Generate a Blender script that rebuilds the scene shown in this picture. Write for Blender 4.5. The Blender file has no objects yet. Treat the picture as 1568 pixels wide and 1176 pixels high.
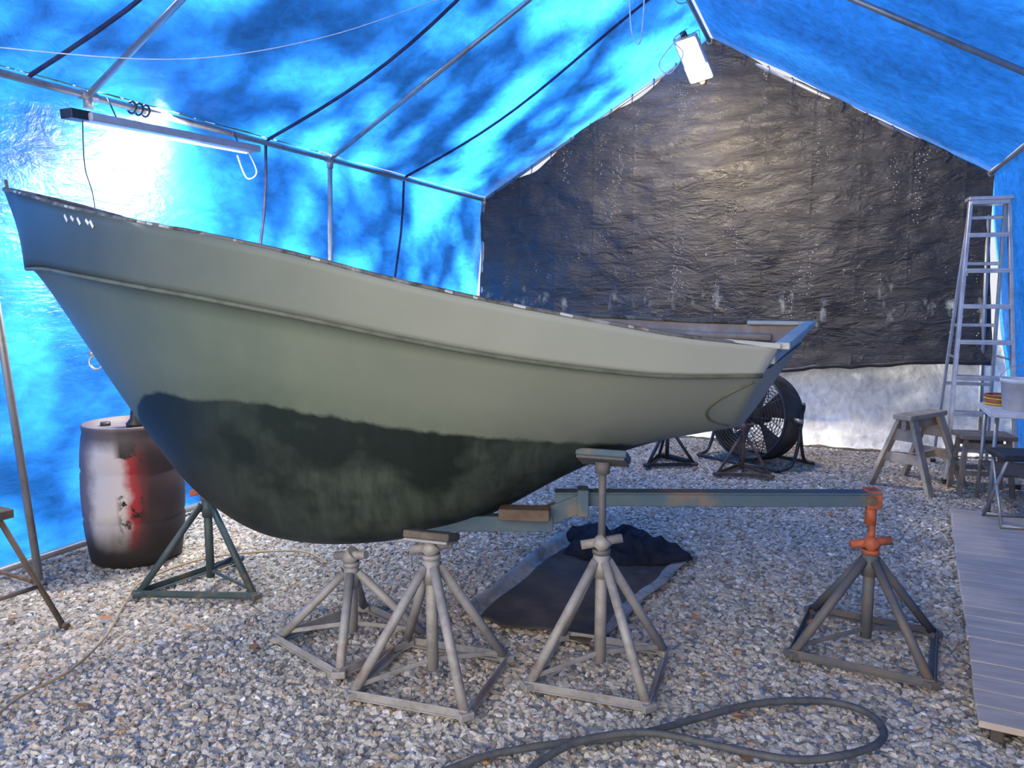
import bpy, bmesh, math, random
import numpy as np
from mathutils import Vector, Matrix, noise as mnoise
random.seed(7)
scn=bpy.context.scene
COL=scn.collection

# ------------------------------------------------------------------ helpers
def new_mat(name):
    m=bpy.data.materials.new(name);m.use_nodes=True
    nt=m.node_tree;nt.nodes.clear()
    return m,nt
def N(nt,t,**kw):
    n=nt.nodes.new(t)
    for k,v in kw.items(): setattr(n,k,v)
    return n
def ramp(nt,stops,fac=None,interp='LINEAR'):
    r=nt.nodes.new('ShaderNodeValToRGB');r.color_ramp.interpolation=interp
    e=r.color_ramp.elements
    while len(e)<len(stops): e.new(0.5)
    for i,(p,c) in enumerate(stops):
        e[i].position=p;e[i].color=(c[0],c[1],c[2],1) if len(c)>2 else (c[0],)*3+(1,)
    if fac is not None: nt.links.new(fac,r.inputs[0])
    return r
def coords(nt,scale=(1,1,1),kind='Object',rot=(0,0,0),loc=(0,0,0)):
    tc=nt.nodes.new('ShaderNodeTexCoord');mp=nt.nodes.new('ShaderNodeMapping')
    mp.inputs['Scale'].default_value=scale;mp.inputs['Rotation'].default_value=rot;mp.inputs['Location'].default_value=loc
    nt.links.new(tc.outputs[kind],mp.inputs[0]);return mp.outputs[0]
def noise(nt,vec,scale=5,detail=4,rough=.55,dist=0):
    n=nt.nodes.new('ShaderNodeTexNoise');n.inputs['Scale'].default_value=scale
    n.inputs['Detail'].default_value=detail;n.inputs['Roughness'].default_value=rough;n.inputs['Distortion'].default_value=dist
    if vec is not None: nt.links.new(vec,n.inputs['Vector'])
    return n.outputs['Fac']
def mixc(nt,fac,a,b,mode='MIX'):
    m=nt.nodes.new('ShaderNodeMix');m.data_type='RGBA';m.blend_type=mode
    for s,v in ((0,fac),(6,a),(7,b)):
        if isinstance(v,(int,float)): m.inputs[s].default_value=v
        elif isinstance(v,tuple): m.inputs[s].default_value=(v[0],v[1],v[2],1)
        else: nt.links.new(v,m.inputs[s])
    return m.outputs[2]
def math_(nt,op,a,b=None,clamp=False):
    m=nt.nodes.new('ShaderNodeMath');m.operation=op;m.use_clamp=clamp
    for i,v in enumerate((a,b)):
        if v is None: continue
        if isinstance(v,(int,float)): m.inputs[i].default_value=v
        else: nt.links.new(v,m.inputs[i])
    return m.outputs[0]
def bump(nt,h,strength=.3,dist=.01,normal=None):
    b=nt.nodes.new('ShaderNodeBump');b.inputs['Strength'].default_value=strength;b.inputs['Distance'].default_value=dist
    nt.links.new(h,b.inputs['Height'])
    if normal is not None: nt.links.new(normal,b.inputs['Normal'])
    return b.outputs[0]
def princ(nt,color,rough=.6,metal=0,normal=None,spec=.5,link=True):
    p=nt.nodes.new('ShaderNodeBsdfPrincipled')
    if isinstance(color,tuple): p.inputs['Base Color'].default_value=(*color[:3],1)
    else: nt.links.new(color,p.inputs['Base Color'])
    if isinstance(rough,(int,float)): p.inputs['Roughness'].default_value=rough
    else: nt.links.new(rough,p.inputs['Roughness'])
    p.inputs['Metallic'].default_value=metal
    p.inputs['Specular IOR Level'].default_value=spec
    if normal is not None: nt.links.new(normal,p.inputs['Normal'])
    if link:
        o=nt.nodes.new('ShaderNodeOutputMaterial');nt.links.new(p.outputs[0],o.inputs[0])
    return p
def worn(name,c1,c2,rough=.55,metal=0,scale=12,th=(.45,.62),bumpst=.15,c3=None,spec=.5):
    m,nt=new_mat(name);v=coords(nt)
    f=noise(nt,v,scale,6,.65)
    r=ramp(nt,[(th[0],c1),(th[1],c2)],f)
    col=r.outputs[0]
    if c3 is not None:
        g=noise(nt,v,scale*.45,5,.6,.4);k=ramp(nt,[(.58,(0,)),(.66,(1,))],g)
        col=mixc(nt,k.outputs[0],col,c3)
    princ(nt,col,rough,metal,bump(nt,f,bumpst,.004),spec);return m

class Bd:
    """mesh builder: several parts joined into one object"""
    def __init__(s,name,mats):
        s.name=name;s.bm=bmesh.new();s.mats=mats
    def _fin(s,geom_verts,mat,smooth=False):
        fs=set()
        for v in geom_verts:
            for f in v.link_faces: fs.add(f)
        for f in fs: f.material_index=mat;f.smooth=smooth
    def tube(s,p1,p2,r,mat=0,r2=None,seg=14,smooth=True):
        p1=Vector(p1);p2=Vector(p2);d=p2-p1;L=d.length
        if L<1e-6:return
        q=d.to_track_quat('Z','Y').to_matrix().to_4x4()
        M=Matrix.Translation((p1+p2)/2)@q
        g=bmesh.ops.create_cone(s.bm,cap_ends=True,cap_tris=False,segments=seg,radius1=r,radius2=r if r2 is None else r2,depth=L,matrix=M)
        s._fin(g['verts'],mat,False)
        for v in g['verts']:
            for f in v.link_faces:
                if len(f.verts)==4: f.smooth=smooth
    def box(s,c,size,mat=0,rot=None,bev=.004):
        M=Matrix.Translation(Vector(c))
        if rot is not None: M=M@rot.to_4x4()
        M=M@Matrix.Diagonal((*size,1))
        g=bmesh.ops.create_cube(s.bm,size=1,matrix=M)
        s._fin(g['verts'],mat)
        if bev>0:
            es=set()
            for v in g['verts']:
                for e in v.link_edges: es.add(e)
            r=bmesh.ops.bevel(s.bm,geom=list(es),offset=min(bev,min(size)*.3),segments=1,affect='EDGES',profile=.5)
            for f in r['faces']: f.material_index=mat
    def beam(s,p1,p2,w,h,mat=0,up=(0,0,1),bev=.003):
        p1=Vector(p1);p2=Vector(p2);d=p2-p1
        x=d.normalized();u=Vector(up);y=u.cross(x)
        if y.length<1e-4: y=Vector((0,1,0)).cross(x)
        y.normalize();z=x.cross(y)
        R=Matrix((x,y,z)).transposed()
        s.box((p1+p2)/2,(d.length,w,h),mat,R,bev)
    def path(s,pts,r,mat=0,seg=10,cyc=False):
        pts=[Vector(p) for p in pts];n=len(pts);rings=[]
        prev=None
        for i,p in enumerate(pts):
            if cyc: t=pts[(i+1)%n]-pts[i-1]
            else: t=pts[min(i+1,n-1)]-pts[max(i-1,0)]
            t.normalize()
            if prev is None:
                a=Vector((0,0,1)) if abs(t.z)<.9 else Vector((1,0,0))
                nrm=t.cross(a).normalized()
            else:
                nrm=prev-t*prev.dot(t)
                nrm.normalize()
            prev=nrm;b=t.cross(nrm)
            rings.append([s.bm.verts.new(p+(nrm*math.cos(2*math.pi*k/seg)+b*math.sin(2*math.pi*k/seg))*r) for k in range(seg)])
        m=n if cyc else n-1
        for i in range(m):
            A=rings[i];B=rings[(i+1)%n]
            for k in range(seg):
                f=s.bm.faces.new((A[k],A[(k+1)%seg],B[(k+1)%seg],B[k]));f.material_index=mat;f.smooth=True
        if not cyc:
            for A in (rings[0],rings[-1][::-1]):
                f=s.bm.faces.new(A);f.material_index=mat
    def lathe(s,prof,mat=0,seg=40,M=None,mats=None,smooth=True):
        rings=[]
        for r,z in prof:
            rings.append([s.bm.verts.new((M or Matrix())@Vector((max(r,1e-4)*math.cos(2*math.pi*k/seg),max(r,1e-4)*math.sin(2*math.pi*k/seg),z))) for k in range(seg)])
        for i in range(len(rings)-1):
            for k in range(seg):
                f=s.bm.faces.new((rings[i][k],rings[i][(k+1)%seg],rings[i+1][(k+1)%seg],rings[i+1][k]))
                f.material_index=mats[i] if mats else mat;f.smooth=smooth
    def torus(s,c,R,r,mat=0,M=None,seg=40):
        pts=[]
        for k in range(seg):
            a=2*math.pi*k/seg;p=Vector((R*math.cos(a),R*math.sin(a),0))
            if M is not None: p=M@p
            pts.append(p+Vector(c))
        s.path(pts,r,mat,8,True)
    def done(s,loc=(0,0,0),rot=(0,0,0),normals=True):
        if normals: bmesh.ops.recalc_face_normals(s.bm,faces=s.bm.faces)
        me=bpy.data.meshes.new(s.name);s.bm.to_mesh(me);s.bm.free()
        for m in s.mats: me.materials.append(m)
        o=bpy.data.objects.new(s.name,me);COL.objects.link(o)
        o.location=loc;o.rotation_euler=rot
        return o
def catmull(pts,n=10,cyc=False):
    P=[Vector(p) for p in pts];out=[]
    L=len(P);R=range(L if cyc else L-1)
    for i in R:
        p0=P[i-1] if (i>0 or cyc) else P[0];p1=P[i];p2=P[(i+1)%L];p3=P[(i+2)%L] if (cyc or i+2<L) else P[-1]
        for k in range(n):
            t=k/n
            out.append(.5*((2*p1)+(p2-p0)*t+(2*p0-5*p1+4*p2-p3)*t*t+(3*p1-p0-3*p2+p3)*t**3))
    if not cyc: out.append(P[-1])
    return out
def grid_obj(name,fn,nu,nv,mat,smooth=True):
    vs=[];fs=[]
    for j in range(nv+1):
        for i in range(nu+1):
            vs.append(fn(i/nu,j/nv))
    for j in range(nv):
        for i in range(nu):
            a=j*(nu+1)+i;fs.append((a,a+1,a+nu+2,a+nu+1))
    me=bpy.data.meshes.new(name);me.from_pydata(vs,[],fs);me.materials.append(mat)
    if smooth:
        for p in me.polygons:p.use_smooth=True
    o=bpy.data.objects.new(name,me);COL.objects.link(o);return o
def nz(x,y,z=0): return mnoise.noise(Vector((x,y,z)))
def sm(x): x=max(0,min(1,x));return x*x*(3-2*x)

# ------------------------------------------------------------------ materials
def tarp_mat(name,trans,diff,wr=(1,1,1),fw=.5,rot=(0,0,0),bs=.5,gl=.06,rough=.35):
    m,nt=new_mat(name)
    v=coords(nt,wr,rot=rot)
    n1=noise(nt,v,2.2,6,.6,.8);n2=noise(nt,v,9,5,.6,.5)
    v2=coords(nt);n3=noise(nt,v2,1.1,3,.5)
    h=math_(nt,'ADD',n1,math_(nt,'MULTIPLY',n2,.35))
    nb=bump(nt,h,bs,.05)
    k=ramp(nt,[(.3,(.72,)),(.7,(1.2,))],n3).outputs[0]
    k2=ramp(nt,[(.3,(.72,)),(.7,(1.25,))],n2).outputs[0]
    kk=mixc(nt,1.0,k,k2,'MULTIPLY')
    ct=mixc(nt,1.0,trans,kk,'MULTIPLY');cd=mixc(nt,1.0,diff,kk,'MULTIPLY')
    t=N(nt,'ShaderNodeBsdfTranslucent');d=N(nt,'ShaderNodeBsdfDiffuse');g=N(nt,'ShaderNodeBsdfGlossy')
    g.inputs['Roughness'].default_value=rough;g.inputs['Color'].default_value=(.8,.9,1,1)
    for s_ in (t,d,g): nt.links.new(nb,s_.inputs['Normal'])
    nt.links.new(ct,t.inputs[0]);nt.links.new(cd,d.inputs[0])
    a=N(nt,'ShaderNodeMixShader');a.inputs[0].default_value=fw
    nt.links.new(d.outputs[0],a.inputs[1]);nt.links.new(t.outputs[0],a.inputs[2])
    b=N(nt,'ShaderNodeMixShader');b.inputs[0].default_value=gl
    nt.links.new(a.outputs[0],b.inputs[1]);nt.links.new(g.outputs[0],b.inputs[2])
    o=N(nt,'ShaderNodeOutputMaterial');nt.links.new(b.outputs[0],o.inputs[0])
    return m
M_blue=tarp_mat('blue_poly_tarp',(.022,.215,.80),(.008,.11,.42),(1,1,2.2),.5,(0,.5,.4),bs=.65,gl=.045)
M_white_tarp=tarp_mat('white_tarp',(.6,.58,.53),(.74,.71,.65),(1.5,1,1),.15,bs=.5,gl=.02)
# black tarp, with pinholes and worn thin patches that let daylight through
m,nt=new_mat('black_tarp');v=coords(nt,(1,1,2.6),rot=(0,.35,0));n1=noise(nt,v,3.2,7,.62,.9);n2=noise(nt,v,16,4,.6,.4)
v2=coords(nt);n3=noise(nt,v2,1.3,3,.5);sxx=N(nt,'ShaderNodeSeparateXYZ');nt.links.new(v2,sxx.inputs[0]);X_,Z_=sxx.outputs[0],sxx.outputs[2]
def gridline(c,per,w):
    a=math_(nt,'PINGPONG',math_(nt,'ADD',c,50.0),per/2)
    return math_(nt,'SUBTRACT',1.0,math_(nt,'DIVIDE',a,w),True)
fold=math_(nt,'ADD',gridline(X_,.46,.02),gridline(Z_,.41,.02))
h=math_(nt,'ADD',math_(nt,'ADD',n1,math_(nt,'MULTIPLY',n2,.3)),math_(nt,'MULTIPLY',fold,.05))
col=ramp(nt,[(.3,(.013,.012,.012)),(.75,(.046,.041,.036))],n3).outputs[0]
pr=princ(nt,col,ramp(nt,[(.3,(.32,)),(.7,(.50,))],n2).outputs[0],0,bump(nt,h,.8,.07),.6,link=False)
vo=N(nt,'ShaderNodeTexVoronoi');vo.inputs['Scale'].default_value=38;nt.links.new(v2,vo.inputs['Vector'])
sp=math_(nt,'LESS_THAN',vo.outputs['Distance'],.2)
fx=noise(nt,coords(nt,(5,1,.5)),1.7,3,.6)
mk=ramp(nt,[(.55,(0,)),(.60,(1,))],fx).outputs[0]
mk2=ramp(nt,[(.43,(0,)),(.53,(1,))],noise(nt,v2,1.7,2,.5)).outputs[0]
pin=math_(nt,'MULTIPLY',math_(nt,'MULTIPLY',sp,mk),mk2)
zb=math_(nt,'SUBTRACT',1.0,math_(nt,'MULTIPLY',math_(nt,'ABSOLUTE',math_(nt,'SUBTRACT',Z_,1.50)),3.4),True)
pm=math_(nt,'MULTIPLY',noise(nt,coords(nt,(2.9,1,1.2),loc=(.3,0,.2)),2.1,4,.65),math_(nt,'ADD',math_(nt,'MULTIPLY',zb,.28),.80))
pt_=ramp(nt,[(.57,(0,)),(.69,(.22,))],pm).outputs[0]
pt_=math_(nt,'MULTIPLY',pt_,math_(nt,'GREATER_THAN',zb,.02))
tl=N(nt,'ShaderNodeBsdfTranslucent');tl.inputs[0].default_value=(.75,.85,1,1)
tp=N(nt,'ShaderNodeBsdfTransparent')
s1=N(nt,'ShaderNodeMixShader');nt.links.new(pt_,s1.inputs[0]);nt.links.new(pr.outputs[0],s1.inputs[1]);nt.links.new(tl.outputs[0],s1.inputs[2])
s2=N(nt,'ShaderNodeMixShader');nt.links.new(math_(nt,'MULTIPLY',pin,.6),s2.inputs[0]);nt.links.new(s1.outputs[0],s2.inputs[1]);nt.links.new(tp.outputs[0],s2.inputs[2])
o=N(nt,'ShaderNodeOutputMaterial');nt.links.new(s2.outputs[0],o.inputs[0]);M_black=m
M_hem=worn('black_tarp_hem',(.015,.014,.015),(.035,.033,.032),.5)

M_pipe=worn('galvanized_pipe',(.34,.33,.32),(.21,.18,.16),.45,.6,9,(.5,.75))
M_rope_shadow=worn('rope_and_frame_shadow',(.015,.02,.07),(.04,.04,.1),.8)  # gable ties, and the cords that stand in for frame shadows
M_cord=worn('white_cord',(.75,.75,.72),(.6,.6,.58),.6)
M_grey=worn('stand_grey_paint',(.26,.25,.243),(.17,.158,.15),.6,.15,14,(.45,.7),.2,(.20,.145,.13),.3)
M_teal=worn('stand_teal_paint',(.038,.060,.067),(.065,.078,.078),.55,.1,10,(.45,.65),.2,(.14,.11,.08),.3)
M_slate=worn('stand_slate_paint',(.085,.09,.10),(.13,.11,.10),.6,.05,10,(.45,.65),.2,(.14,.095,.07),.25)
M_orange=worn('orange_paint',(.38,.085,.03),(.18,.06,.035),.6,0,14)
M_blueb=worn('blue_beam_paint',(.05,.088,.125),(.08,.108,.13),.6,.05,8,(.4,.7),.2,(.13,.11,.10),.25)
M_rust=worn('rusty_steel',(.09,.055,.04),(.16,.1,.07),.75,.2)
M_wood=worn('weathered_wood',(.38,.30,.22),(.26,.205,.155),.8,0,7)
M_gwood=worn('grey_wood',(.20,.165,.135),(.13,.105,.09),.85,0,7)
M_dwood=worn('dark_wood_block',(.06,.05,.042),(.11,.085,.06),.85,0,10)
M_bwood=worn('brown_wood',(.10,.07,.052),(.065,.046,.036),.85,0,10)
M_alu=worn('aluminium',(.52,.52,.52),(.40,.40,.40),.4,.6,10)
M_blk=worn('black_plastic',(.013,.013,.014),(.03,.028,.026),.5)
M_wht=worn('white_plastic',(.62,.60,.57),(.52,.50,.47),.5)
M_fix=worn('lamp_housing',(.42,.40,.42),(.36,.34,.36),.5)
M_yel=worn('yellow_plastic',(.7,.42,.03),(.6,.3,.02),.5)
M_navy=worn('navy_cloth',(.010,.012,.019),(.022,.024,.033),.95,0,9,(.4,.65),.4,None,.1)
M_hose=worn('grey_hose',(.075,.077,.08),(.05,.052,.053),.6,0,20,(.45,.62),.15,None,.3)
M_cordt=worn('tan_cord',(.35,.25,.13),(.28,.2,.1),.7)
M_leaf=worn('dry_leaf',(.4,.16,.04),(.28,.12,.05),.8)
M_mat=worn('old_rubber_sheet',(.055,.042,.034),(.095,.074,.062),.85,0,3,(.4,.65),.3,(.13,.105,.088),.08)
M_matedge=worn('sheet_edge',(.27,.255,.24),(.14,.13,.12),.8,0,8,(.45,.62),.15,None,.1)

# deck
m,nt=new_mat('grey_deck_board');v=coords(nt,(1,6,1));f=noise(nt,v,4,5,.6)
princ(nt,ramp(nt,[(.3,(.35,.285,.235)),(.7,(.47,.39,.33))],f).outputs[0],.85,0,bump(nt,f,.2,.004),.15);M_deck=m

# hull paint, light falloff along the boat in its colour: U = station, V = height
m,nt=new_mat('hull_paint_light_falloff')
uv=N(nt,'ShaderNodeUVMap');sx=N(nt,'ShaderNodeSeparateXYZ');nt.links.new(uv.outputs[0],sx.inputs[0])
U_,V_=sx.outputs[0],sx.outputs[1]
fc=N(nt,'ShaderNodeFloatCurve');nt.links.new(U_,fc.inputs['Value'])
L=3.84
PT=[(0,.80),(.5,.86),(.66,.91),(.80,1.0),(.92,1.11),(1.05,1.175),(1.2,1.185),(1.35,1.17),(1.6,1.18),(2,1.135),(2.4,1.085),(2.8,1.05),(3.2,1.01),(3.5,.97),(3.84,.94)]
cv=fc.mapping.curves[0]
cv.points[0].location=(0,PT[0][1]/2);cv.points[1].location=(1,PT[-1][1]/2)
for (s_,z_) in PT[1:-1]: cv.points.new(s_/L,z_/2)
fc.mapping.update()
oc=coords(nt)
nA=noise(nt,oc,2.2,5,.6);nB=noise(nt,oc,11,4,.6)
bz=math_(nt,'MULTIPLY',fc.outputs[0],2.0)
dz=math_(nt,'SUBTRACT',bz,V_)
dz=math_(nt,'ADD',dz,math_(nt,'MULTIPLY',math_(nt,'SUBTRACT',nB,.5),.045))
mask=math_(nt,'MULTIPLY',dz,55.0,True)
cmb=N(nt,'ShaderNodeCombineXYZ')
nt.links.new(math_(nt,'SUBTRACT',math_(nt,'MULTIPLY',U_,80.0),math_(nt,'MULTIPLY',V_,5.0)),cmb.inputs[0]);nt.links.new(math_(nt,'MULTIPLY',V_,4.5),cmb.inputs[1])
st=noise(nt,cmb.outputs[0],1.0,6,.7)
zone=noise(nt,coords(nt,loc=(.4,0,.3)),2.6,4,.6)
st2=math_(nt,'MULTIPLY',ramp(nt,[(.25,(.25,)),(.75,(1,))],st).outputs[0],ramp(nt,[(.30,(0,)),(.42,(.55,)),(.55,(1,)),(1,(.7,))],U_).outputs[0])
st2=math_(nt,'MULTIPLY',st2,ramp(nt,[(.44,(.12,)),(.60,(1,))],zone).outputs[0])
bot=mixc(nt,math_(nt,'MULTIPLY',st2,.85),(.0055,.0105,.009),(.075,.095,.074))
top=ramp(nt,[(.3,(.088,.108,.079)),(.7,(.118,.14,.104))],nA).outputs[0]
aft_light=ramp(nt,[(.45,(0,)),(1,(.8,))],U_).outputs[0]  # light falloff painted in: brighter towards the stern
top=mixc(nt,aft_light,top,(.235,.245,.20))
bow_shade=ramp(nt,[(0,(1,)),(.5,(0,))],U_).outputs[0]  # light falloff painted in: shaded towards the bow
top=mixc(nt,math_(nt,'MULTIPLY',bow_shade,.8),top,(.036,.054,.042))
scf=ramp(nt,[(.70,(0,)),(.76,(1,))],noise(nt,oc,26,5,.7)).outputs[0]
top=mixc(nt,math_(nt,'MULTIPLY',scf,.2),top,(.28,.28,.23))
hz_=math_(nt,'MULTIPLY',math_(nt,'ADD',math_(nt,'MULTIPLY',dz,7.0),1.0,True),.45)
top=mixc(nt,math_(nt,'MULTIPLY',hz_,nB),top,(.03,.045,.033))
col=mixc(nt,mask,top,bot)
princ(nt,col,.5,0,bump(nt,nA,.12,.02),.25);M_hull=m
m,nt=new_mat('bulwark_paint_light_falloff');oc=coords(nt);nA=noise(nt,oc,1.6,5,.6);nB=noise(nt,oc,30,5,.7)
uv=N(nt,'ShaderNodeUVMap');sx=N(nt,'ShaderNodeSeparateXYZ');nt.links.new(uv.outputs[0],sx.inputs[0])
g=ramp(nt,[(0,(.026,.038,.038)),(.25,(.050,.064,.056)),(.45,(.11,.126,.103)),(.6,(.17,.185,.152)),(1,(.32,.33,.285))],math_(nt,'ADD',sx.outputs[0],math_(nt,'MULTIPLY',math_(nt,'SUBTRACT',nA,.5),.25))).outputs[0]  # dim bow to bright stern: light falloff put into the paint colour
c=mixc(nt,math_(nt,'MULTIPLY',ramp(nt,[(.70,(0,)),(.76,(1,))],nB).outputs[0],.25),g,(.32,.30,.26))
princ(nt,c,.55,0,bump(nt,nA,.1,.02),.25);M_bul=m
M_inner=worn('inner_planking',(.24,.185,.14),(.33,.28,.235),.75,0,5)
M_cap=worn('chipped_gunwale',(.12,.118,.10),(.06,.044,.035),.75,0,14,(.5,.62),.3,(.25,.24,.21),.2)
M_tcap=worn('transom_cap',(.42,.42,.37),(.34,.34,.30),.6,0,8,(.45,.62),.15,None,.2)
M_bead=worn('rub_bead',(.105,.115,.085),(.075,.08,.056),.65,0,10,(.45,.62),.15,None,.2)

# barrel
m,nt=new_mat('spray_painted_barrel');v=coords(nt);sx=N(nt,'ShaderNodeSeparateXYZ');nt.links.new(v,sx.inputs[0])
nA=noise(nt,v,3.0,5,.6,.3);nB=noise(nt,coords(nt,loc=(3,1,2)),5.5,6,.65,.4)
z=sx.outputs[2];x=sx.outputs[0];y=sx.outputs[1]
lat=math_(nt,'ADD',math_(nt,'MULTIPLY',x,.66),math_(nt,'MULTIPLY',y,.75))
d1=math_(nt,'ADD',lat,math_(nt,'MULTIPLY',math_(nt,'SUBTRACT',nA,.5),.2))
base=ramp(nt,[(.24,(.16,.12,.12)),(.30,(.50,.46,.44)),(.44,(.52,.45,.43)),(.49,(.34,.02,.025)),(.54,(.12,.03,.03)),(.60,(.045,.03,.03)),(1,(.075,.057,.058))],math_(nt,'ADD',d1,.5)).outputs[0]
blot=ramp(nt,[(.52,(0,)),(.55,(1,))],nB).outputs[0]
near0=ramp(nt,[(.40,(0,)),(.44,(1,)),(.52,(1,)),(.57,(0,))],math_(nt,'ADD',lat,.5)).outputs[0]
base=mixc(nt,math_(nt,'MULTIPLY',blot,near0),base,(.012,.01,.01))
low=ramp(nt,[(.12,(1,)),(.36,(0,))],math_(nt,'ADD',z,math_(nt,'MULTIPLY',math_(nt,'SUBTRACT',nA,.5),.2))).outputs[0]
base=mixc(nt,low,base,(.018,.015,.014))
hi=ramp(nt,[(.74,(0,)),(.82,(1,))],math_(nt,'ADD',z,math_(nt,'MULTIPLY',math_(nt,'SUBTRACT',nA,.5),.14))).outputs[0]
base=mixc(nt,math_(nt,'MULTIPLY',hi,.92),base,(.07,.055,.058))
princ(nt,base,.55,0,bump(nt,nB,.1,.01),.3);M_barrel=m

# stones
m,nt=new_mat('gravel_stone');oi=N(nt,'ShaderNodeObjectInfo')
r=ramp(nt,[(0,(.155,.143,.13)),(.15,(.28,.258,.232)),(.4,(.44,.41,.365)),(.6,(.36,.322,.27)),(.75,(.53,.505,.47)),(.9,(.31,.225,.155)),(1,(.68,.66,.63))],oi.outputs['Random'])
g=N(nt,'ShaderNodeNewGeometry');nn=noise(nt,g.outputs['Position'],60,3,.6)
c=mixc(nt,.3,r.outputs[0],ramp(nt,[(.3,(.12,)),(.7,(.78,))],nn).outputs[0],'OVERLAY')
big=noise(nt,g.outputs['Position'],.8,3,.5)
c=mixc(nt,1.0,c,ramp(nt,[(.35,(.84,.88,.90)),(.65,(1.1,1.02,.93))],big).outputs[0],'MULTIPLY')
princ(nt,c,.85,0,None,.15);M_stone=m
m,nt=new_mat('ground_grit');v=coords(nt);a=noise(nt,v,40,6,.7);vo=N(nt,'ShaderNodeTexVoronoi');vo.inputs['Scale'].default_value=32;nt.links.new(v,vo.inputs['Vector'])
c=mixc(nt,.5,ramp(nt,[(.3,(.11,.10,.09)),(.7,(.27,.25,.22))],a).outputs[0],vo.outputs['Color'],'OVERLAY')
hs=N(nt,'ShaderNodeHueSaturation');hs.inputs['Saturation'].default_value=.15;nt.links.new(c,hs.inputs['Color'])
princ(nt,hs.outputs[0],.9,0,bump(nt,vo.outputs['Distance'],.6,.02));M_ground=m
M_foliage=worn('foliage',(.04,.09,.02),(.07,.12,.03),.8)

# ------------------------------------------------------------------ tent dimensions
XL,XR,XC=-4.0,1.26,-1.37
ZE,ZR=2.72,4.25
Y0,Y1=-.7,8.62
BL,BR=-4.38,1.62     # tarp foot lines flare outward
raf=[-.6,.97,3.25,5.53,8.6]
def sagf(y):
    for a,b in zip(raf[:-1],raf[1:]):
        if a<=y<=b: return math.sin(math.pi*(y-a)/(b-a))
    return 0
def roof(side):
    xe=XL if side<0 else XR
    def fn(u,v):
        y=Y0+(Y1+.12-Y0)*u
        x=xe+(XC-xe)*v;z=ZE+(ZR-ZE)*v+.045
        w=math.sin(math.pi*v)
        z+=-.05*sagf(y)*w+.03*nz(x*1.5,y*1.3,3)*w+.012*nz(x*5,y*3,7)
        return (x+(.012*side),y,z)
    return fn
grid_obj('ceiling_left',roof(-1),170,60,M_blue)
grid_obj('ceiling_right',roof(1),170,60,M_blue)
def wall(side):
    xe,xb=(XL,BL) if side<0 else (XR,BR)
    def fn(u,v):
        y=Y0+(Y1+.12-Y0)*u
        z=(ZE+.045)*(1-v)
        x=xe+(xb-xe)*v**1.2+side*(.035+.05*math.sin(math.pi*v)*sagf(y)*-.3)
        x+=.035*nz(y*1.7,z*1.2,side*5)*min(1,v*4)+.03*nz(y*4,z*1.1,9)*v
        return (x,y,z)
    return fn
grid_obj('wall_left',wall(-1),200,60,M_blue)
grid_obj('wall_right',wall(1),200,60,M_blue)

def gz(x):
    return ZE+(ZR-ZE)*(1-abs(x-XC)/(XR-XC))
def backfn(u,v):
    x=XL-.03+(XR-XL+.06)*u
    if x<XC-.2: gap=.01+.075*max(0,math.sin(x*5.2))*sm((x-XL-.2)/.5)
    else: gap=-.015+.022*max(0,math.sin(x*7))
    gap+=.02*nz(x*3,0,4)
    top=gz(x)-gap
    bot=.95-.16*math.exp(-((x+.9)/1.0)**2)+.05*nz(x*1.6,0,11)
    if x<-2: bot=.9
    z=top+(bot-top)*v
    x2=x-(.10*sm((2.2-z)/2) if u<.02 else 0)+(.12*sm((2.4-z)/2)*sm((u-.9)/.1))
    y=Y1-.03+.05*nz(x*1.1,z*1.3,2)+.035*nz(x*2+z*2.2,z*3.2-x,5)+.018*nz(x*6,z*7,8)
    y-=.07*max(0,v-.93)/.07*(1+.5*nz(x*5,0,3))
    return (x2,y,z)
o=grid_obj('wall_back',backfn,170,110,M_black)
hb=Bd('wall_back_hem',[M_hem])
pts=[]
for i in range(61):
    u=i/60;p=backfn(u,1.0);pts.append((p[0],p[1]-.015,p[2]-.01+.02*nz(u*30,0,0)))
hb.path(pts,.026,0,8);hem=hb.done();hem.parent=o
def whitefn(u,v):
    x=-4.2+5.85*u
    z=1.15*(1-v)+.01
    y=Y1+.13+.05*nz(x*1.3,z*1.5,21)+.03*nz(x*4,z*5,2)-.22*sm((v-.75)/.25)*(1+.5*nz(x*2.5,0,5))
    if v>.92: z=.02+.05*abs(nz(x*4,v*20,1))
    return (x,y,z)
grid_obj('wall_back_lower_tarp',whitefn,160,40,M_white_tarp)

# frame
fr=Bd('tent_frame',[M_pipe,M_rope_shadow])
for xe in (XL,XR):
    fr.tube((xe,Y0,ZE),(xe,Y1,ZE),.021)
fr.tube((XC,Y0,ZR-.03),(XC,Y1,ZR-.03),.021)
for y in raf:
    for xe,xb in ((XL,-4.07),(XR,1.33)):
        fr.tube((xe,y,ZE),(XC,y,ZR-.03),.019)
        if not (y==3.25 and xe==XL): fr.tube((xe,y,ZE),(xb,y,0.0),.021)
        fr.tube((xe,y-.05,ZE),(xe,y+.05,ZE),.028)
        fr.tube((xe,y,ZE-.07),(xe,y,ZE+.01),.027)
    fr.tube((XC,y-.05,ZR-.03),(XC,y+.05,ZR-.03),.028)
fr.tube((-4.28,Y0,.05),(-4.28,Y1,.05),.022)
for y in (4.75,6.75,2.9):  # dark cords added as the frame's shadow lines on roof and wall
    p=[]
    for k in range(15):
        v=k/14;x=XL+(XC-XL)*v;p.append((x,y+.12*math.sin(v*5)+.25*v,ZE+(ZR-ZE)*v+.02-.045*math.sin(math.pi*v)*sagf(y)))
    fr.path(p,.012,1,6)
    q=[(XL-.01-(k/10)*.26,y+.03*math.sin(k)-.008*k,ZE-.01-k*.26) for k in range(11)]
    if y>3: fr.path(q,.011,1,6)
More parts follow.
